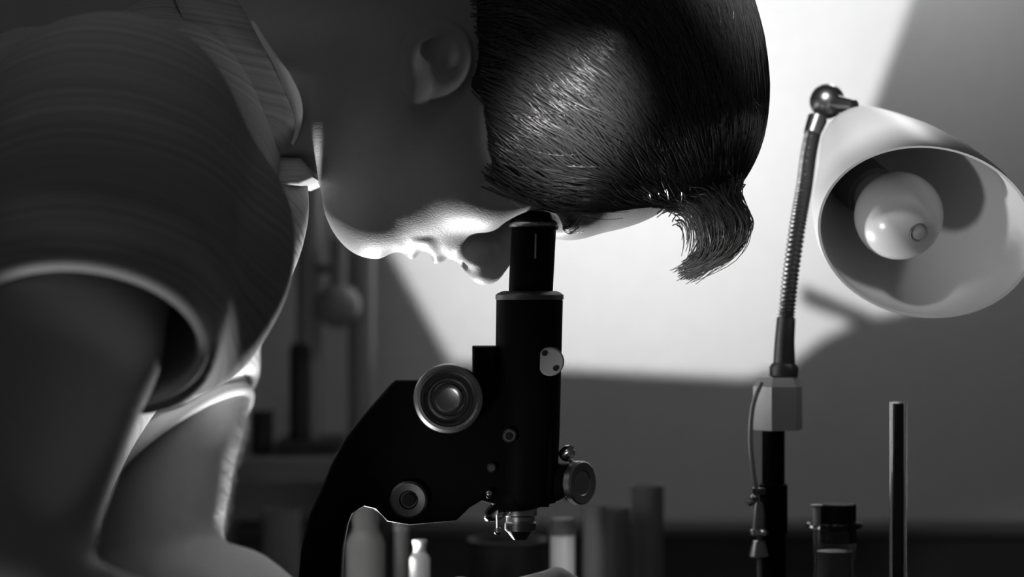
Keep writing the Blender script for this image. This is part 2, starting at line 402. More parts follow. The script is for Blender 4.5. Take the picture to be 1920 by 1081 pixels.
def build_body():
    xs = axis_grid([(-.34, -.115, .004), (-.115, .03, .0013), (.03, .15, .003)])
    ys = axis_grid([(-.42, -.085, .0042), (-.085, .085, .0024), (.085, .26, .0042)])
    zs = axis_grid([(-.30, -.13, .0032), (-.13, .0, .0042), (.0, .075, .0013), (.075, .235, .0032)])
    f = Field(xs, ys, zs)
    head_base(f)
    # lips
    for sgn in (-1, 1):
        f.cone(h(772, 467, 0), h(786, 446, sgn*62), .0050, .0030, .004)
        f.cone(h(818, 475, 0), h(803, 448, sgn*64), .0050, .0030, .004)
    f.cone(h(795, 487, -95), h(795, 487, 95), .0042, .0042, .003, sub=True)
    f.cone(h(742, 494, -60), h(742, 494, 60), .0050, .0050, .006, sub=True)    # hollow under the lip
    # nose
    f.cone(h(912, 498, 0), h(992, 424, 0), .0098, .0070, .010)
    f.ell(h(908, 497, 0), r3(33, 33, 34), .005)
    f.cone(h(884, 484, 0), h(868, 462, 0), .0065, .008, .006)
    for sgn in (-1, 1):
        f.ell(h(898, 470, sgn*34), r3(34, 30, 22), .006)
        f.ell(h(876, 494, sgn*17), r3(7, 9, 7), .003, sub=True)             # nostril
        f.ell(h(1000, 446, sgn*102), r3(54, 58, 62), .012, sub=True)           # eye socket
        f.ell(h(1000, 356, sgn*98), r3(38, 36, 40), .006)                      # closed lids
    f.cone(h(1072, 402, -105), h(1072, 402, 105), .0095, .0095, .014)
    f.cone(h(1000, 480, -102), h(1002, 418, -102), .0152, .0150, .004, sub=True)   # soft tissue pressed round the eyepiece
    # ear (near and far)
    for sgn in (-1, 1):
        Y = sgn * .0700
        c = q(815, 108, Y) if sgn < 0 else h(815, 108, sgn*235)
        f.ell(c, (.0195, .0085, .0215), .004, rot=-.5)
        f.ell(c + np.array([.003, sgn*.0085, -.002]), (.0135, .0085, .0150), .003, sub=True, rot=-.5)
        f.ell(c + np.array([.0075, sgn*.002, .002]), (.0055, .006, .007), .004)
        f.ell(c + np.array([-.010, sgn*.001, -.0165]), (.008, .0065, .008), .004)
    # neck, chest, shoulders
    f.cone(h(870, 110), h(420, 140), .0570, .0570, .02)
    f.cone(h(350, 230), h(150, 480), .055, .075, .03, ysc=1.25)
    f.cone(h(150, 480), h(40, 640), .075, .080, .03, ysc=1.25)
    f.cone(h(340, 240), NSH, .046, .045, .02); f.cone(h(340, 240), FSH, .046, .045, .02)
    # near arm
    f.cone(NSH, NHEM, .047, .0455, .01); f.cone(NHEM, NELB, .0455, .039, .008)
    f.cone(NELB, NELB + (NWR - NELB) * .3, .039, .042, .012); f.cone(NELB + (NWR - NELB) * .3, NWR, .042, .027, .012)
    # far arm
    f.cone(FSH, q(330, 780, .18), .047, .0425, .01); f.cone(q(330, 780, .18), FELB, .0425, .037, .008)
    mid = FELB + (FWR - FELB) * .3
    f.cone(FELB, mid, .037, .040, .012); f.cone(mid, FWR, .040, .027, .012)
    # far hand on the stage: palm, four fingers, thumb
    def hand(wr, kn, side, tips, thumb):
        pal = kn - wr
        for t in (-1, 0, 1):
            f.cone(wr + side * t * .011, kn + side * t * .019, .017, .0125, .008)
        for i, (a, b, c) in enumerate(tips):
            base = kn + side * (-.030 + .020 * i)
            f.cone(base, a, .0098, .0088, .004); f.cone(a, b, .0088, .0078, .003); f.cone(b, c, .0078, .0068, .003)
        a, b, c = thumb
        f.cone(a, b, .0125, .0098, .006); f.cone(b, c, .0098, .0076, .003)
    kn = q(862, 1128, .050)
    side = np.array([0, 1.0, 0])
    tips = []
    for i, (du, dv, le) in enumerate([(0, 0, 1.0), (12, 12, 1.05), (2, 26, .98), (-30, 44, .8)]):
        Y = .020 + .021 * i
        tips.append((q(862 + 183 * le + du, 1093 + dv, Y), q(1085 + du + 40 * (le - 1), 1113 + dv, Y), q(1112 + du, 1165 + dv, Y)))
    hand(FWR, kn, side, tips, (q(800, 1290, .085), q(880, 1250, .055), q(950, 1215, .048)))
    # near hand lying on the bench
    kn2 = NWR + np.array([.080, .030, -.004]); sd = np.array([.35, -.93, 0.0])
    tips2 = []
    for i, L in enumerate([.85, 1.0, .95, .78]):
        b0 = kn2 + sd * (-.030 + .020 * i); dr = np.array([.93, .35 - .06 * i, 0])
        tips2.append((b0 + dr * .040 * L + [0, 0, .004], b0 + dr * .064 * L + [0, 0, -.004], b0 + dr * .084 * L + [0, 0, -.014]))
    hand(NWR, kn2, sd, tips2, (NWR + np.array([.02, .025, 0]), NWR + np.array([.052, .055, -.006]), NWR + np.array([.085, .07, -.012])))
    v, Q = f.mesh(); return relax(v, Q, 1, .4), Q

person = thing('person', (-0.42, 0.0, 0.0), 'dark-haired person in a striped short-sleeved shirt bent over the microscope eyepiece', 'person')
bv, bq = build_body()
body = raw_obj('body', up(bv), bq, M['skin'], person, smooth=180)

# shirt ------------------------------------------------------------
def perp_frame(d):
    d = d / np.linalg.norm(d); a = np.cross(d, [0, 0, 1.0]); a /= np.linalg.norm(a); return d, a, np.cross(a, d)
FHEM = q(328, 828, .178)
NHC = q(158, 632, -.235)
FN = np.array([.60, -.22, -.77]); FN /= np.linalg.norm(FN)
def build_shirt():
    xs = axis_grid([(-.58, -.36, .006), (-.36, -.095, .0026)]); ys = axis_grid([(-.31, -.12, .0026), (-.12, .12, .0042), (.12, .25, .003)])
    zs = axis_grid([(-.50, -.16, .006), (-.16, .235, .0027)])
    f = Field(xs, ys, zs)
    f.cone(h(290, 330), h(-130, 900), .075, .082, .02, ysc=1.35)
    f.cone(h(-130, 900), h(-420, 1500), .082, .115, .04, ysc=1.35)
    f.cone(h(345, 150), h(290, 290), .0500, .070, .03, ysc=1.15)                # neck base
    f.ell(h(480, 440), r3(88, 170, 95), .02, rot=-.22)                        # blouse hanging off the chest
    f.cone(q(95, 285, -.10), q(300, 235, -.07), .066, .048, .04)
    f.cone(h(310, 270), FSH, .052, .050, .03)
    f.cone(q(240, 340, -.15), q(415, 395, -.135), .044, .030, .035)
    f.cone(q(230, 470, -.17), q(420, 490, -.145), .042, .030, .035)
    f.cone(q(220, 560, -.19), q(380, 590, -.145), .036, .027, .035)
    f.cone(q(240, 620, -.20), q(345, 655, -.14), .030, .020, .03)
    dn = (NHC - NSH) / np.linalg.norm(NHC - NSH)
    f.cone(NSH, NHC + dn * .05, .0600, .0570, .035)
    df = (FHEM - FSH) / np.linalg.norm(FHEM - FSH)
    f.cone(FSH, FHEM + df * .06, .050, .056, .02)
    for hem, d, R, L in ((NHC, dn, .072, .13), (FHEM, FN, .085, .13)):         # cut the sleeves off at the hems
        w = f.sl(hem - .16, hem + .16); X, Y, Z = f.grid(w)
        ax = (X - hem[0]) * d[0] + (Y - hem[1]) * d[1] + (Z - hem[2]) * d[2]
        rr = np.sqrt(np.maximum((X-hem[0])**2 + (Y-hem[1])**2 + (Z-hem[2])**2 - ax**2, 0))
        f.blend(w, np.maximum(-ax, np.maximum(rr - R, ax - L)), .002, sub=True)
    # hollow sleeve mouths
    f.cone(NHC - dn * .085, NHC + dn * .02, .044, .0528, .004, sub=True)
    f.cone(FHEM - df * .07, FHEM + df * .05, .044, .0525, .004, sub=True)
    v, Q = f.mesh(); return relax(v, Q, 2, .4), Q
sv, sq = build_shirt()
# soft folds
fold = 0.0011 * np.sin(sv[:, 2] * 95 + 14 * sv[:, 0] + 3 * np.sin(sv[:, 1] * 30)) * np.clip((sv[:, 2] + .25) * 5, 0, 1)
sv[:, 1] += fold
shirt = raw_obj('shirt', up(sv), sq, M['shirt'], person, smooth=180)

def ring_trim(name, hem, d, r, n, tube, squash, label):
    d, a, b = perp_frame(d); mb = MB(); N = 64; vs, fs = [], []
    m = 10
    for i in range(N):
        t = 2 * math.pi * i / N; e = a * math.cos(t) + b * math.sin(t)
        for j in range(m):
            p = 2 * math.pi * j / m
            vs.append(hem + e * (r + tube * math.cos(p)) + d * (squash * math.sin(p)))
    for i in range(N):
        for j in range(m):
            fs.append((i*m+j, ((i+1) % N)*m+j, ((i+1) % N)*m+(j+1) % m, i*m+(j+1) % m))
    return part(name, MB().add([x + np.array([0, 0, ZC]) for x in vs], fs), M['trim'], person, shirt, 180, label)
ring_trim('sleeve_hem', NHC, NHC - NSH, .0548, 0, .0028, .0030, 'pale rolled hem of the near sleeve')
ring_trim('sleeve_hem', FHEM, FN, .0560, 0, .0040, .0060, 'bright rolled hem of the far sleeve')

def cuff_lining(hem, d, r, depth, label):
    d, a, b = perp_frame(d); N = 64; vs, fs = [], []
    for i in range(N):
        t = 2 * math.pi * i / N; e = a * math.cos(t) + b * math.sin(t)
        vs += [hem + e * r + d * .001, hem + e * (r * .955) - d * depth, hem + e * (r * .94) - d * depth, hem + e * (r * .975) + d * .001]
    for i in range(N):
        j = (i + 1) % N
        for k in range(4): fs.append((i*4+k, j*4+k, j*4+(k+1) % 4, i*4+(k+1) % 4))
    part('cuff_lining', MB().add([x + np.array([0, 0, ZC]) for x in vs], fs), M['trim'], person, shirt, 180, label)  # white band added so the sleeve mouth looks lit inside
cuff_lining(NHC, NHC - NSH, .0540, .022, 'turned-in lining of the near sleeve, whitened for the light inside it')
cuff_lining(FHEM, FN, .0550, .016, 'turned-in lining of the far sleeve, whitened for the light inside it')

# collar: standing fold round the neck, open at the throat
def collar():
    near = [(425, -70, -30), (450, 0, -120), (500, 90, -188), (543, 160, -212), (566, 215, -196), (561, 258, -150), (532, 303, -80)]
    edge = catmull([h(*p) for p in near], 8)
    far = catmull([h(u - 4, v, -w) for u, v, w in near], 8)
    ring = list(reversed(edge)) + far[1:]
    cen = h(500, 120)
    vs, fs = [], []; m = 9
    for p in ring:
        rad = p - cen; rad[0] = 0; rad /= max(np.linalg.norm(rad), 1e-6)
        ins = np.array([-.030, 0, 0]) - rad * .004       # stand, inside
        out = np.array([-.034, 0, 0]) + rad * .012       # leaf, outside
        prof = [ins, ins * .5 - rad * .002, ins * .15 - rad * .0015, np.array([.0012, 0, 0]), np.array([.0006, 0, 0]) + rad * .0022,
                np.array([-.004, 0, 0]) + rad * .004, out * .45 + rad * .003, out, out + rad * -.003]
        for o in prof: vs.append(p + o)
    for i in range(len(ring) - 1):
        for j in range(m - 1):
            fs.append((i*m+j, (i+1)*m+j, (i+1)*m+j+1, i*m+j+1))
    c = part('collar', MB().add([x + np.array([0, 0, ZC]) for x in vs], fs), M['shirt'], person, shirt, 180)
    md = c.modifiers.new('thickness', 'SOLIDIFY'); md.thickness = .0012; md.offset = 0
    path = [p + np.array([.0024, 0, 0]) for p in ring]
    rad = [0.0017 + 0.0022 * math.exp(-((i - len(edge) * .42) / 9.0) ** 2) + .0022 * math.exp(-((len(ring) - i - len(edge) * .42) / 9.0) ** 2) for i in range(len(ring))]
    part('collar_edge', MB().tube([x + np.array([0, 0, ZC]) for x in path], rad, 8), M['trim'], person, shirt, 180, 'pale collar binding, light on the fold put into its colour')
    part('collar_tab', MB().prism([(512, 300), (574, 303), (598, 330), (600, 340), (572, 352), (512, 352)], -.040, .045, .003), M['shirt'], person, shirt)  # collar tab, widened to keep the low light off the throat
collar()

# lower body, below and left of the frame: trousers on a stool
def lower_body():
    xs = axis_grid([(-.72, .0, .008)]); ys = axis_grid([(-.26, .26, .008)]); zs = axis_grid([(-1.035, -.35, .008)])
    f = Field(xs, ys, zs)
    f.ell((-.46, 0, -.50), (.13, .17, .10), .02)
    for sg in (-1, 1):
        hip = np.array([-.45, sg*.085, -.515]); kn = np.array([-.08, sg*.12, -.53]); an = np.array([-.12, sg*.12, -.965])
        f.cone(hip, kn, .075, .056, .02); f.cone(kn, an, .056, .040, .012)
    return f.mesh()
tv, tq = lower_body()
raw_obj('trousers', up(tv), tq, M['trousers'], person, smooth=180)
for sg in (-1, 1):
    part('shoe', MB().add(*(lambda L: ([(x, y, z) for z, k in ((0, 1), (.03, .98), (.075, .6)) for x, y in [(-.19 + .0, sg*.12 - .035*k), (-.02*k - .0, sg*.12 - .045*k), (.07*k - .0, sg*.12 - .02*k), (.07*k, sg*.12 + .02*k), (-.02*k, sg*.12 + .045*k), (-.19, sg*.12 + .035*k)]],
        [tuple(range(5, -1, -1)), tuple(range(12, 18))] + [(i*6+k, i*6+(k+1) % 6, (i+1)*6+(k+1) % 6, (i+1)*6+k) for i in range(2) for k in range(6)]))(0)), M['rubber'], person)
stool = thing('laboratory_stool', (-0.46, 0, 0), 'round wooden laboratory stool the bent person sits on', 'stool')
part('seat', MB().lathe((-0.46, 0, .399), (0, 0, 1), [(0, 0), (.16, 0), (.168, .008), (.168, .02), (.16, .028), (0, .028)], 40), M['wood'], stool)
for k in range(4):
    a = math.pi / 4 + k * math.pi / 2
    part('leg', MB().tube([(-0.46 + .11*math.cos(a), .11*math.sin(a), .402), (-0.46 + .17*math.cos(a), .17*math.sin(a), 0)], .014, 10), M['wood'], stool)

# hair -------------------------------------------------------------
HAIRLINE = [(640, -400), (668, -40), (690, 22), (742, 52), (790, 10), (850, 30), (893, 100), (890, 150), (880, 182), (908, 205), (916, 290), (928, 344),
            (985, 382), (1045, 400), (1080, 404), (1130, 399), (1235, 384), (1300, 402), (1470, 402), (1470, -400)]
def poly_sd(U, Vv, poly):
    d = np.full(U.shape, 1e9); ins = np.zeros(U.shape, bool); n = len(poly)
    for i in range(n):
        (x0, y0), (x1, y1) = poly[i], poly[(i+1) % n]
        ex, ey = x1 - x0, y1 - y0; wx, wy = U - x0, Vv - y0
        t = np.clip((wx*ex + wy*ey) / (ex*ex + ey*ey), 0, 1)
        d = np.minimum(d, (wx - ex*t)**2 + (wy - ey*t)**2)
        c = ((y0 <= Vv) & (y1 > Vv)) | ((y1 <= Vv) & (y0 > Vv))
        if ey != 0: ins ^= c & (wx < ex * wy / ey)
    d = np.sqrt(d); return np.where(ins, -d, d)
def build_hair():
    xs = axis_grid([(-.10, .15, .0020)]); ys = axis_grid([(-.092, .092, .0026)]); zs = axis_grid([(.030, .245, .0022)])
    f = Field(xs, ys, zs)
    head_base(f); f.F -= .0022
    f.ell(h(1110, 115), r3(293, 322, 266), .01)
    f.ell(h(1245, 235), r3(158, 158, 195), .03)
    f.ell(h(1290, 130), r3(112, 200, 190), .03)
    U = xs[:, None] / S + 960; W = 540.5 - zs[None, :] / S
    sd = poly_sd(U + 0 * W, W + 0 * U, HAIRLINE) * S
    r = (slice(None), slice(None), slice(None))
    f.blend(r, np.broadcast_to(sd[:, None, :], f.F.shape).copy(), .004, inter=True)
    v, Q = f.mesh(); return relax(v, Q, 1, .3), Q
hv, hq = build_hair()
hair = raw_obj('hair', up(hv), hq, M['scalp'], person, smooth=180)

def strand_mesh(paths, r0, r1):
    """thin three-sided strands, all in one mesh"""
    vs, fs, base = [], [], 0
    for P in paths:
        P = np.asarray(P); n = len(P)
        T = np.gradient(P, axis=0); T /= np.maximum(np.linalg.norm(T, axis=1), 1e-9)[:, None]
        e = np.cross(T, [0.3, 0.9, 0.2]); e /= np.maximum(np.linalg.norm(e, axis=1), 1e-9)[:, None]; g = np.cross(T, e)
        rad = np.linspace(r0, r1, n)[:, None]
        for k in range(3):
            a = 2 * math.pi * k / 3; vs.append(P + (e * math.cos(a) + g * math.sin(a)) * rad)
        i = np.arange(n - 1)
        for k in range(3):
            k2 = (k + 1) % 3
            fs.append(np.stack([base + k*n + i, base + k2*n + i, base + k2*n + i + 1, base + k*n + i + 1], 1))
        base += 3 * n
    return np.concatenate(vs), np.concatenate(fs)

def hair_strands():
    bvh = BVHTree.FromPolygons([tuple(p) for p in hv], [tuple(map(int, f)) for f in hq])
    cand = hv[hv[:, 1] < .035]; paths = []
    for p in cand[rng.choice(len(cand), 5200, replace=False)]:
        u, v = p[0] / S + 960, 540.5 - p[2] / S
        L = rng.uniform(70, 210) * S; n = 9; step = L / n; lift = rng.uniform(0.2, 2.0) * S * 1.6
        cur = Vector(p); P = []
        ang = math.radians(rng.normal(0, 7)) ; bend = rng.normal(0, .05)
        for i in range(n + 1):
            u, v = cur.x / S + 960, 540.5 - cur.z / S
            a = math.radians(50 + 26 * np.clip((u - 1120) / 260, -1, 1) - 22 * np.clip((300 - v) / 300, -1, 1) * (u < 1150)) + ang + bend * i
            if v > 320 and u < 1130: a = math.radians(22) + ang
            d = Vector((math.cos(a), 0, -math.sin(a)))
            loc, nor, idx, dist = bvh.find_nearest(cur)
            P.append(np.array(loc + nor * (lift * math.sin(math.pi * (i + .6) / (n + 1.2)) + .0003)))
            d = (d - nor * d.dot(nor)); d = d.normalized() if d.length > 1e-4 else Vector((0, 0, -1))
            cur = loc + d * step
            vv = 540.5 - cur.z / S; uu = cur.x / S + 960
            if vv > 402 and uu < 1235: break
        if len(P) > 3:
            P = np.array(P)
            for _ in range(3): P[1:-1] = (P[:-2] + 2 * P[1:-1] + P[2:]) / 4
            paths.append(P)
    for i in range(90):                                       # loose wisps over the temple, down to the eyepiece
        u0, v0 = rng.uniform(905, 1010), rng.uniform(318, 362); L = rng.uniform(90, 170); P = []
        off = rng.uniform(.0006, .0030); sag = rng.uniform(.10, .34)
        for k in range(12):
            t = k / 11; u = u0 + L * t; v = v0 + L * (sag * math.sin(t * 2.2) + .12 * t)
            loc, nor, idx, dist = bvh.find_nearest(Vector(h(u, min(v, 404), -230)))
            P.append(np.array([h(u, v)[0], loc.y - off * (1 + t), h(u, v)[2]]))
        P = np.array(P)
        for _ in range(3): P[1:-1] = (P[:-2] + 2 * P[1:-1] + P[2:]) / 4
        paths.append(P)
    return strand_mesh(paths, .00046, .00016)
v_, f_ = hair_strands()
tag(raw_obj('hair_strands', up(v_), f_, M['hair'], person, hair, smooth=180), kind='stuff')

def forelock():
    paths = []
    for i in range(640):
        t = rng.uniform(0, 1) ** .85; w = rng.normal(-40, 60)
        s0 = np.array([1226 + 158 * t + rng.normal(0, 6), 388 - 48 * t + rng.normal(0, 8)])
        m1 = np.array([1268 + 112 * t + rng.normal(0, 6), 382 - 4 * t + rng.normal(0, 7)])
        m2 = np.array([1300 + 94 * t + rng.normal(0, 5), 424 - 4 * t + rng.normal(0, 6)])
        m3 = np.array([1304 + 68 * t + rng.normal(0, 5), 476 - 4 * t + rng.normal(0, 6)])
        e = np.array([1258 + 24 * t + rng.normal(0, 9), 512 + 18 * t + rng.normal(0, 8)])
        cut = rng.uniform(.78, 1.0)
        pts = [h(s0[0], s0[1], w), h(m1[0], m1[1], w - 12), h(m2[0], m2[1], w - 16), h(m3[0], m3[1], w * .8 - 10), h(e[0], e[1], w * .55)]
        P = catmull(pts, 5); paths.append(P[:max(6, int(len(P) * cut))])
    for i in range(22):                                       # a few stray arcs left of the lock
        w = rng.normal(-30, 40); c = np.array([1268 + rng.normal(0, 6), 446 + rng.normal(0, 8)]); R = rng.uniform(18, 30); a0 = rng.uniform(-2.6, -1.2)
        paths.append([h(c[0] + R * .8 * math.cos(a0 + k * .25), c[1] + R * 1.6 * math.sin(a0 + k * .25), w + 3 * k) for k in range(9)])
    return strand_mesh(paths, .00042, .00022)
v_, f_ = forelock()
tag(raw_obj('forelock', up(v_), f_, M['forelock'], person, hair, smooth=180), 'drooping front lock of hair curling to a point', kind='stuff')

# fine hairs catching the light on the far arm, eyebrow
def fine_hairs():
    bvh = BVHTree.FromPolygons([tuple(p) for p in bv], [tuple(map(int, f)) for f in bq]); paths = []
    for i in range(420):
        t = rng.uniform(0, 1); u = 470 - 66 * t; v = 690 + 300 * t
        p = q(u + 20, v, .18 + rng.normal(0, .012)); loc, nor, idx, dist = bvh.find_nearest(Vector(p))
        L = rng.uniform(.002, .0055); d = (nor + Vector((0, rng.normal(0, .4), -.9 + rng.normal(0, .5)))).normalized()
        paths.append([np.array(loc), np.array(loc + d * L * .5 + nor * L * .1), np.array(loc + d * L + Vector((0, 0, -L * .3)))])
    a = strand_mesh(paths, .00018, .00008); paths = []
    for i in range(130):
        p = h(1062 + rng.normal(0, 8), 430, -60 - rng.uniform(30, 110)); loc, nor, idx, dist = bvh.find_nearest(Vector(p))
        d = Vector((.5, -.8, rng.normal(0, .1))); d = d - nor * d.dot(nor)
        paths.append([np.array(loc), np.array(loc + d * .002 + nor * .0004), np.array(loc + d * .0045 + nor * .0002)])
    return a, strand_mesh(paths, .00022, .0001)
(a_, b_), (c_, d_) = fine_hairs()
tag(raw_obj('arm_hair', up(a_), b_, M['fuzz'], person, body, smooth=180), kind='stuff')
tag(raw_obj('eyebrow', up(c_), d_, M['hair'], person, body, smooth=180), kind='stuff')

# ------------------------------------------------------------------ microscope
YM = -0.030
def microscope():
    root = thing('microscope', (V(800, 0, YM).x, YM, BENCH), 'black lacquered monocular microscope under the bent face', 'microscope')
    z = lambda v: V(0, v, YM).z
    x = lambda u: V(u, 0, YM).x
    k = sc(YM)
    lean = (V(1000, 420, YM) - V(991, 900, YM)).normalized()
    def cyl(uc, v0, v1, prof, m, name, seg=40, parent=None):   # prof: (radius px, fraction from v1 upwards)
        a, b = V(uc[1], v1, YM), V(uc[0], v0, YM); ax = b - a; L = ax.length
        return part(name, MB().lathe(a, ax, [(r * k, t * L) for r, t in prof], seg), m, root, parent)
    outer = [(561, 1100), (568, 1025), (583, 961), (604, 914), (625, 863), (651, 816), (681, 778), (711, 744), (734, 718), (743, 711), (790, 711)]
    top = [(886, 711), (886, 648), (932, 648), (932, 700), (1030, 700), (1041, 840), (1040, 905), (1028, 947), (950, 947), (903, 935), (881, 948), (856, 972), (770, 980), (728, 973), (721, 965), (706, 950), (685, 945), (662, 959), (652, 982), (644, 1025), (640, 1100)]
    low = [(640, 1150), (632, 1290), (548, 1290), (556, 1150)]
    part('limb', MB().prism(outer + top + low, YM - .013, YM + .013, .003), M['lacquer'], root)
    cyl((993, 986), 560, 940, [(0, 0), (56, 0), (58, .02), (61, .35), (62.5, .98), (62.5, .995), (60, 1), (0, 1)], M['lacquer'], 'body_tube')
    cyl((993, 993), 545, 562, [(58, 0), (64, .05), (64, .55), (60, .75), (50, 1), (0, 1)], M['darksteel'], 'tube_collar')
    cyl((1001, 995), 424, 547, [(0, 0), (41, 0), (41.5, .05), (42, .9), (42, 1), (0, 1)], M['lacquer'], 'draw_tube')
    e = cyl((1003, 1001), 396, 428, [(0, 0), (45, 0), (46, .1), (46, .3), (43, .45), (34, .62), (30, .9), (26, 1), (16, 1), (14, .8), (0, .8)], M['crinkle'], 'eyepiece')
    cyl((1001, 1001), 417, 425, [(46.5, 0), (47.5, .3), (47.5, .7), (46, 1)], M['steel'], 'eyepiece_ring', parent=e)
    part('scale_line', MB().prism([(1003, 438), (1006, 438), (1005, 484), (1002, 484)], YM - .0131, YM - .0122), M['disc'], root)
    # coarse focus knob (facing the camera)
    def knob(u, v, name, rings, depth=.016):
        c = V(u, v, YM - .012) ; kk = sc(YM - .012 - depth)
        prev = None
        for (nm, m, prof) in rings:
            o = part(nm, MB().lathe(c, (0, -1, 0), [(r * kk, t) for r, t in prof], 48), m, root, prev)
            if prev is None: prev = o
    knob(842, 745, 'coarse_focus_knob', [
        ('coarse_focus_knob', M['steel'], [(0, 0), (52, 0), (64, .003), (66, .006), (66, .0135), (64, .0155), (58, .0160), (53, .0145), (51, .009), (44, .0075), (0, .0075)]),
        ('knob_ring', M['steel'], [(44, .007), (42, .0125), (38, .0145), (33, .0125), (31, .009)]),
        ('knob_hub', M['steel'], [(30, .0075), (27, .013), (21, .0155), (17, .0150), (0, .0150)])])
    knob(767, 935, 'hinge_cap', [
        ('hinge_cap', M['darksteel'], [(0, 0), (34, 0), (36, .003), (35, .0052), (31, .0062), (18, .0058), (15, .0040), (0, .0040)]),
        ('hinge_screw', M['rubber'], [(13, .0042), (12, .0060), (0, .0062)])], .006)
    yt = YM - 62 * k
    def boss(u, v, r, name, m, d=.004, y=None, inner=None):
        y = yt if y is None else y
        c = V(u, v, y); kk = sc(y)
        o = part(name, MB().lathe(c + Vector((0, .006, 0)), (0, -1, 0), [(r*kk, 0), (r*kk, .006 + d - .0008), (r*kk - .0008, .006 + d), (0, .006 + d)], 32), m, root)
        if inner:
            part('screw_slot', MB().lathe(c - Vector((0, d - .0002, 0)), (0, -1, 0), [(inner*kk, 0), (inner*kk*.8, .0006), (0, .0006)], 20), M['rubber'], root, o)
        return o
    dsc = boss(1031, 677, 27, 'pale_disc', M['disc'], .003, YM - .014)
    for u, v in ((1021, 662), (1042, 690)):
        part('disc_screw', MB().lathe(V(u, v, YM - .0172), (0, -1, 0), [(.0016, 0), (.0013, .0006), (0, .0006)], 14), M['dark'], root, dsc)
    boss(955, 816, 13, 'clamp_screw', M['steel'], .004, YM - .016, inner=8)
    boss(922, 876, 9, 'small_screw', M['darksteel'], .003, YM - .013)
    # nosepiece and objectives
    part('nosepiece', MB().lathe(V(975, 952, YM), (-.10, -.05, 1), [(0, 0), (40*k, 0), (50*k, .002), (54*k, .006), (50*k, .011), (0, .013)], 40), M['lacquer'], root)
    part('turret_ring', MB().lathe(V(938, 957, YM), (-.55, -.35, 1), [(30*k, -.001), (33*k, .0), (33*k, .0016), (30*k, .0026), (27*k, .0016), (27*k, 0)], 40), M['chrome'], root)
    part('turret_pin', MB().tube([V(932, 964, YM - .014), V(932.5, 990, YM - .014)], .0011, 10), M['chrome'], root)
    part('pin_ball', MB().lathe(V(934, 1003, YM - .014), (0, 0, 1), [(.0022*math.sin(math.pi*i/8), .0022*(1-math.cos(math.pi*i/8))) for i in range(9)], 14), M['chrome'], root)
    part('stop_ball', MB().lathe(V(917, 934, YM - .0155), (0, 0, 1), [(.0022*math.sin(math.pi*i/8), .005*(1-math.cos(math.pi*i/8))/2) for i in range(9)], 14), M['chrome'], root)
    def objective(a, ax, sc_=1.0, cap=None):
        o = part('objective', MB().lathe(a, ax, [(0, 0), (30*k, 0), (31*k, .001), (31*k, .0042), (27*k, .005), (27*k, .0075), (29*k, .0082), (29*k, .0125), (24*k, .0135), (16*k, .0165), (13*k, .0175), (0, .0175)], 24), M['steel'], root)
        part('knurled_band', MB().lathe(Vector(a) + Vector(ax).normalized()*.0085, ax, [(29*k + (.0006 if i % 2 else 0), 0) for i in range(1)] + [(29.8*k, .0002), (29.8*k, .0034), (29*k, .0036)], 24), M['darksteel'], root, o)
        return o
    objective(V(976, 951, YM), (0, -.04, -1))
    # objective swung out to the right
    ax = Vector((.74, -.62, .02)).normalized(); c0 = V(1052, 903, YM - .002)
    part('side_barrel', MB().lathe(c0 - ax*.008, ax, [(0, 0), (33*k, 0), (36*k, .002), (36*k, .016), (30*k, .018)], 32), M['lacquer'], root)
    part('barrel_cap', MB().lathe(c0 + ax*.010, ax, [(0, 0), (38*k, 0), (41*k, .001), (41*k, .0046), (38*k, .0056), (24*k, .0053), (22*k, .0048), (0, .0048)], 36), M['steel'], root)
    part('side_clip', MB().lathe(V(1062, 850, YM - .006), (.5, -.7, .5), [(10*k, -.003), (13*k, -.002), (13*k, .003), (9*k, .005), (5*k, .003), (0, .003)], 20), M['chrome'], root)
    part('clip_rod', MB().tube([V(1064, 858, YM - .006), V(1080, 872, YM - .01), V(1090, 874, YM - .012)], .0011, 8), M['chrome'], root)
    # stage, pillar, mirror, horseshoe foot (below the frame)
    zs_ = z(1152)
    part('stage', MB().box((x(885), YM - .052, zs_ - .007), (x(1078), YM + .038, zs_)), M['lacquer'], root)
    part('stage_bracket', MB().box((x(560), YM - .012, zs_ - .022), (x(890), YM + .012, zs_ - .007)), M['lacquer'], root)
    part('condenser', MB().lathe((x(976), YM, zs_ - .007), (0, 0, -1), [(0, 0), (.016, 0), (.016, .018), (.011, .026), (0, .026)], 28), M['steel'], root)
    part('pillar', MB().lathe((x(592), YM, BENCH + .014), (0, 0, 1), [(0, 0), (.02, 0), (.018, .01), (.013, .025), (.0135, z(1282) - BENCH - .014), (0, z(1282) - BENCH - .014)], 28), M['lacquer'], root)
    foot = [(560, -.05), (1010, -.062), (1010, -.034), (660, -.018), (660, .018), (1010, .034), (1010, .062), (560, .05), (530, .03), (530, -.03)]
    n = len(foot); vs = [(x(u), YM + y, BENCH + hh) for hh in (0, .016) for u, y in foot]
    part('foot', MB().add(vs, [(9,8,7,6,5,4,3,2,1,0), tuple(range(n, 2*n))] + [(i, (i+1) % n, n+(i+1) % n, n+i) for i in range(n)]), M['lacquer'], root)
    part('mirror', MB().lathe((x(976), YM, BENCH + .05), (.5, 0, .8), [(0, 0), (.024, 0), (.025, .003), (.022, .004), (0, .003)], 28), M['chrome'], root)
    part('mirror_stem', MB().tube([(x(620), YM, BENCH + .05), (x(940), YM, BENCH + .048)], .003, 10), M['darksteel'], root)
microscope()

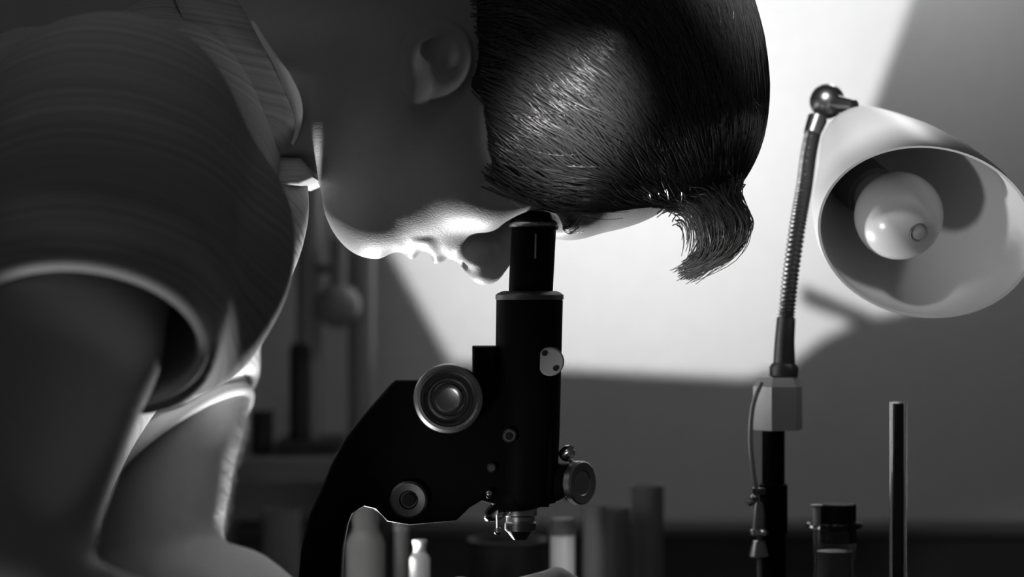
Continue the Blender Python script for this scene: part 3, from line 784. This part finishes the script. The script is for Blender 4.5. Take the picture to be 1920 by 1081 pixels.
# ------------------------------------------------------------------ desk lamp
def desk_lamp():
    YL = .085; k = sc(YL)
    root = thing('desk_lamp', (V(1460, 0, YL).x, YL, BENCH), 'white bell-shaded gooseneck desk lamp on a black stem', 'lamp')
    part('base', MB().lathe((V(1450, 0, YL).x - .034, YL, BENCH), (0, 0, 1), [(0, 0), (.047, 0), (.050, .004), (.050, .022), (.046, .030), (0, .031)], 40), M['crinkle'], root)
    zt = lambda v: V(0, v, YL).z
    xb = V(1450, 0, YL).x
    part('stem', MB().lathe((xb, YL, BENCH + .028), (0, 0, 1), [(.0075, 0), (.0075, zt(1081) - BENCH), (.0075, zt(1000) - BENCH - .028), (.0085, zt(998) - BENCH - .028), (.0085, zt(908) - BENCH - .028), (.0068, zt(905) - BENCH - .028), (.0068, zt(800) - BENCH - .028)], 28), M['lacquer'], root)
    # faceted connector
    prof = [(.0, 0), (.0152, 0), (.0152, .0260), (.0120, .0315), (0, .0315)]
    part('connector', MB().lathe((V(1458, 0, YL).x, YL, zt(805)), (0, 0, 1), prof, 6, a0=math.radians(-110 + 60)), M['lightmetal'], root, smooth=10)
    part('collar_ring', MB().lathe((V(1469, 0, YL).x, YL, zt(708)), (.05, 0, 1), [(.006, 0), (.0085, .001), (.0088, .006), (.0075, .0085), (0, .0085)], 28), M['darksteel'], root)
    part('lower_sleeve', MB().tube([V(1470, 692, YL), V(1471, 640, YL), V(1474, 596, YL + .001)], [.0068, .0060, .0056], 20), M['darksteel'], root)
    path = catmull([V(1474, 600, YL), V(1482, 520, YL + .004), V(1496, 420, YL + .012), (V(1508, 350, YL + .02)), V(1516, 290, YL + .028), V(1525, 245, YL + .034)], 100)
    rad = [.0046 + .00055 * math.sin(i * 2 * math.pi / 8.7) for i in range(len(path))]
    part('gooseneck', MB().tube(path, rad, 16), M['neckmetal'], root)
    part('neck_ferrule', MB().tube([V(1522, 252, YL + .033), V(1533, 222, YL + .037)], [.0052, .0062], 16), M['steel'], root)
    bc = V(1551, 190, YL + .042); br = 33 * sc(YL + .042)
    part('ball_joint', MB().lathe(bc - Vector((0, 0, br)), (0, 0, 1), [(br*math.sin(math.pi*i/14), br*(1-math.cos(math.pi*i/14))) for i in range(15)], 28), M['steel'], root)
    part('joint_arm', MB().tube([bc, V(1578, 196, YL + .03), V(1602, 199, YL + .022)], [.006, .005, .004], 14), M['steel'], root)
    # shade: a bell whose mouth is cut a little aslant
    nm = Vector((-.225, -.765, -.63)).normalized()
    Mo = V(1735, 438, .012); R = 201 * sc(.012); Bk = V(1604, 258, .108)
    ax = (Bk - Mo); La = ax.length; ax.normalize()
    prof = [(0, 1), (.08, .975), (.28, .87), (.52, .71), (.74, .55), (.88, .45), (.97, .38), (1.03, .30), (1.07, .19), (1.085, .07), (1.087, .002)]
    seg = 72
    def ring(t, r):
        nn = (nm * -1).lerp(ax, min(1, t * 1.4)).normalized()
        e = Vector((1, 0, 0)); e = (e - nn * e.dot(nn)).normalized(); g = nn.cross(e); c = Mo + ax * (t * La)
        return [c + (e * math.cos(2*math.pi*k/seg) + g * math.sin(2*math.pi*k/seg)) * r for k in range(seg)]
    rings = [ring(t + (.0 if i == 0 else -.012), max(r*R - .0014, .0004)) for i, (t, r) in reversed(list(enumerate(prof)))] + [ring(-.006, R + .0004)] + [ring(t, r*R + .0004) for t, r in prof]
    vs = [p for r in rings for p in r]
    fs = [(i*seg+k, i*seg+(k+1) % seg, (i+1)*seg+(k+1) % seg, (i+1)*seg+k) for i in range(len(rings)-1) for k in range(seg)]
    shade = part('lamp_shade', MB().add(vs, fs), M['enamel'], root)
    bn = Vector((.30, -.86, -.41)).normalized(); bcen = V(1685, 404, .040); rb = 83 * sc(.040)
    bulb = [(0.0125, -.042), (.0135, -.030)] + [(rb*math.sin(a), -rb*math.cos(a)) for a in [math.radians(d) for d in range(40, 181, 10)]]
    b = part('bulb', MB().lathe(bcen, bn, bulb, 40), M['bulb'], root, None, 180)
    part('bulb_mark', MB().lathe(bcen + bn*(rb - .0012), bn, [(.0052, 0), (.0058, .0005), (.0050, .0014), (.0046, .0006)], 28), M['midgrey'], root, b)
    part('socket', MB().lathe(bcen - bn*.062, bn, [(0, 0), (.015, 0), (.016, .004), (.016, .028), (.013, .030), (0, .030)], 32), M['midgrey'], root, shade)
    # cable and clips beside the stem
    cp = catmull([V(1428, 716, YL - .012), V(1412, 760, YL - .013), V(1407, 820, YL - .013), V(1412, 880, YL - .012), V(1420, 930, YL - .011), V(1424, 1000, YL - .01), V(1424, 1081, YL - .01), V(1430, 1300, YL - .008), V(1440, 1385, YL - .006)], 8)
    part('cable', MB().tube(cp, .0014, 10), M['cable'], root)
    part('cable_clip', MB().box((xb - .0135, YL - .0125, zt(922)), (xb - .006, YL - .004, zt(912))), M['darksteel'], root)
    for (u, v, r) in ((1407, 940, 8), (1414, 932, 6)):
        part('clip_screw', MB().lathe(V(u, v, YL - .014), (-.6, -.8, 0), [(r*k, -.002), (r*k, .001), (r*k*.6, .0022), (0, .0024)], 16), M['chrome'], root)
    part('switch_body', MB().lathe(V(1423, 1000, YL - .010), (0, 0, 1), [(0, 0), (.0035, 0), (.0042, .004), (.0040, .012), (.0026, .0185), (0, .0185)], 18), M['steel'], root)
    part('switch_collar', MB().lathe(V(1425, 1004, YL - .010), (0, 0, 1), [(.0048, 0), (.0058, .001), (.0058, .003), (.0048, .004)], 18), M['chrome'], root)
    part('lower_clip', MB().lathe(V(1423, 1045, YL - .010), (0, 0, 1), [(.0040, 0), (.0060, .001), (.0050, .006), (.0036, .010)], 18), M['steel'], root)
desk_lamp()

# ------------------------------------------------------------------ glassware on the right
def glass_shell(outer, th):
    return outer + [(max(r - th, 0), z) for r, z in reversed(outer)]
def dropper_bottle():
    Y = .07; k = sc(Y); xc = V(1565, 0, Y).x; zt = lambda v: V(0, v, Y).z - BENCH
    root = thing('dropper_bottle', (xc, Y, BENCH), 'clear glass dropper bottle with black stopper beside the lamp stem', 'bottle')
    H = zt(978)
    out = [(.0, .002), (.0170, .0), (.0182, .003), (.0182, H - .052), (.0150, H - .040), (.0128, H - .030), (.0128, H - .004), (.0160, H - .003), (.0165, H - .0008), (.0155, H)]
    part('bottle_body', MB().lathe((xc, Y, BENCH), (0, 0, 1), out + [(.0108, H), (.0108, H - .030), (.0162, H - .054), (.0162, .006), (0, .005)], 40), M['glass'], root)
    part('liquid', MB().lathe((xc, Y, BENCH), (0, 0, 1), [(0, .0056), (.0160, .0065), (.0160, H - .055), (.0135, H - .046), (.0106, H - .032), (.0106, zt(1032)), (0, zt(1032))], 32), M['liquid'], root)
    part('stopper', MB().lathe((xc + .0015, Y, BENCH), (0, 0, 1), [(0, H - .012), (.0098, H - .012), (.0103, H), (.0112, H + .0005), (.0112, zt(946)), (.0104, zt(944)), (0, zt(944))], 32), M['rubber'], root)
    part('dropper_tube', MB().lathe((V(1531, 0, Y - .008).x, Y - .008, BENCH), (0, 0, 1), [(.0022, H - .002), (.0024, zt(948)), (.0036, zt(946)), (.0036, zt(943)), (0, zt(943))], 18), M['ceramic'], root)
dropper_bottle()
def measuring_tube():
    Y = .06; xc = V(1684, 0, Y).x; H = V(0, 753, Y).z - BENCH; r = 16.5 * sc(Y)
    root = thing('measuring_tube', (xc, Y, BENCH), 'tall thin glass measuring tube right of the dropper bottle', 'glass tube')
    part('tube_wall', MB().lathe((xc, Y, BENCH), (0, 0, 1), [(0, .016), (r, .016), (r, H - .001), (r + .0003, H), (r - .0012, H), (r - .0014, .02), (0, .019)], 36), M['glass'], root)
    part('dark_filling', MB().lathe((xc, Y, BENCH), (0, 0, 1), [(0, .0205), (r - .0018, .021), (r - .0018, H - .0006), (0, H - .0006)], 28), M['rubber'], root)
    part('foot', MB().lathe((xc, Y, BENCH), (0, 0, 1), [(0, 0), (.013, 0), (.0135, .003), (.010, .009), (.006, .0158), (0, .0158)], 36), M['ceramic'], root)
measuring_tube()

# ------------------------------------------------------------------ blurred things behind the microscope
def jar(name, u0, u1, vt, Y, m, label, cat, neck=None, cap=None, capm=None, band=None, group=None, base=BENCH):
    k = sc(Y); uc = (u0 + u1) / 2; r = (u1 - u0) / 2 * k; xc = V(uc, 0, Y).x; H = V(0, vt, Y).z - base
    root = thing(name, (xc, Y, base), label, cat, group)
    if neck:
        nr, nh = neck[0] * k, neck[1] * k
        prof = [(0, 0), (r*.94, 0), (r, .003), (r, H - nh - r*.6), (r*.85, H - nh - r*.25), (nr*1.05, H - nh), (nr, H - nh + .002), (nr, H - .003), (nr*1.18, H - .002), (nr*1.18, H), (nr*.8, H), (nr*.8, H - .01), (0, H - .01)]
    else:
        prof = [(0, 0), (r*.94, 0), (r, .003), (r, H - .002), (r*1.04, H - .001), (r*1.04, H), (r*.9, H), (r*.88, .006), (0, .005)]
    part('jar_body', MB().lathe((xc, Y, base), (0, 0, 1), prof, 28), m, root)
    if cap:
        part('cap', MB().lathe((xc, Y, base + H - .006), (0, 0, 1), [(0, 0), (cap[0]*k, 0), (cap[0]*k, cap[1]*k), (cap[0]*k*.85, cap[1]*k + .003), (0, cap[1]*k + .003)], 24), capm or M['rubber'], root)
    if band:
        z0, z1 = V(0, band[1], Y).z - base, V(0, band[0], Y).z - base
        part('paper_label', MB().lathe((xc, Y, base), (0, 0, 1), [(r + .0002, z0), (r + .0008, z0), (r + .0008, z1), (r + .0002, z1)], 28), M['label'], root)
    return root
jar('reagent_tube', 1031, 1078, 985, .24, M['ceramic'], 'white capped tube just right of the objectives', 'tube', cap=(26, 22), capm=M['midgrey'])
jar('reagent_tube', 1092, 1138, 945, .30, M['palegrey'], 'grey glass tube standing under the round barrel cap', 'tube')
jar('reagent_bottle', 1128, 1182, 950, .33, M['palegrey'], 'dull glass bottle between the grey tube and the tall jar', 'bottle')
jar('specimen_jar', 1184, 1244, 908, .36, M['palegrey'], 'tall dim specimen jar behind and right of the microscope', 'jar')
jar('flask', 648, 722, 945, .22, M['palegrey'], 'pale glass flask seen through the curved microscope arm', 'flask', neck=(24, 50))
jar('label_bottle', 768, 806, 1012, .18, M['label'], 'small bottle with white paper label left of the stage', 'bottle', neck=(11, 24))
jar('stoppered_vial', 738, 768, 978, .24, M['palegrey'], 'slim stoppered vial beneath the hinge cap', 'vial', cap=(15, 16), capm=M['ceramic'])
jar('storage_jar', 880, 1024, 1010, .40, M['dark'], 'broad dark jar on the bench behind the objectives', 'jar')

# wall shelf at the left with stand and flask
def shelf():
    zt = V(0, 852, .62).z; x0, x1 = V(250, 0, .62).x, V(790, 0, .62).x
    root = thing('wall_shelf', ((x0+x1)/2, .66, zt - .02), 'grey wooden wall shelf behind the shirt front', 'shelf')
    part('board', MB().box((x0, .56, zt - .018), (x1, YW - .001, zt)), M['wood'], root, smooth=0)
    for x in (x0 + .03, x1 - .05):
        part('bracket', MB().prism([(0, 0), (1, 0), (0, 1)], 0, .001) if False else MB().add(
            [(x, YW - .001, zt - .018), (x, .60, zt - .018), (x, YW - .001, zt - .062), (x + .02, YW - .001, zt - .018), (x + .02, .60, zt - .018), (x + .02, YW - .001, zt - .062)],
            [(0, 1, 2), (5, 4, 3), (0, 3, 4, 1), (1, 4, 5, 2), (2, 5, 3, 0)]), M['dark'], root, smooth=0)
    st = thing('retort_stand', (V(578, 0, .64).x, .64, zt), 'tall grey retort stand with clamp on the wall shelf', 'stand')
    xs = V(578, 0, .64).x
    part('foot', MB().box((xs - .024, .60, zt), (xs + .027, .70, zt + .012)), M['dark'], st, smooth=0)
    part('lower_post', MB().lathe((xs - .006, .64, zt + .012), (0, 0, 1), [(.010, 0), (.010, .075), (.008, .08)], 20), M['dark'], st)
    part('post', MB().lathe((xs, .645, zt + .012), (0, 0, 1), [(.0105, 0), (.0105, .34), (.009, .345), (0, .345)], 20), M['palegrey'], st)
    part('clamp', MB().tube([(xs, .64, zt + .155), (V(630, 0, .64).x, .64, zt + .155)], .004, 10), M['darksteel'], st)
    fl = thing('round_flask', (V(636, 0, .63).x, .63, zt + .10), 'round flask held by the retort stand clamp', 'flask')
    xf = V(634, 0, .63).x; zf = V(0, 572, .63).z
    part('bulb', MB().lathe((xf, .63, zf), (0, 0, 1), [(.019*math.sin(math.radians(a)), -.019*math.cos(math.radians(a))) for a in range(0, 161, 10)] + [(.0065, .022), (.0065, .055), (.008, .056), (.006, .057), (.005, .02), (0, .012)], 28), M['palegrey'], fl)
    jar('shelf_bottle', 652, 702, 405, .66, M['palegrey'], 'tall pale bottle on the wall shelf right of the round flask', 'bottle', neck=(12, 30), base=zt)
    jar('shelf_jar', 470, 512, 770, .62, M['dark'], 'squat dark jar on the wall shelf beside the arm', 'jar', base=zt)
shelf()
jar('beaker', 492, 566, 955, .52, M['palegrey'], 'pale beaker on the bench between forearm and microscope arm', 'beaker')
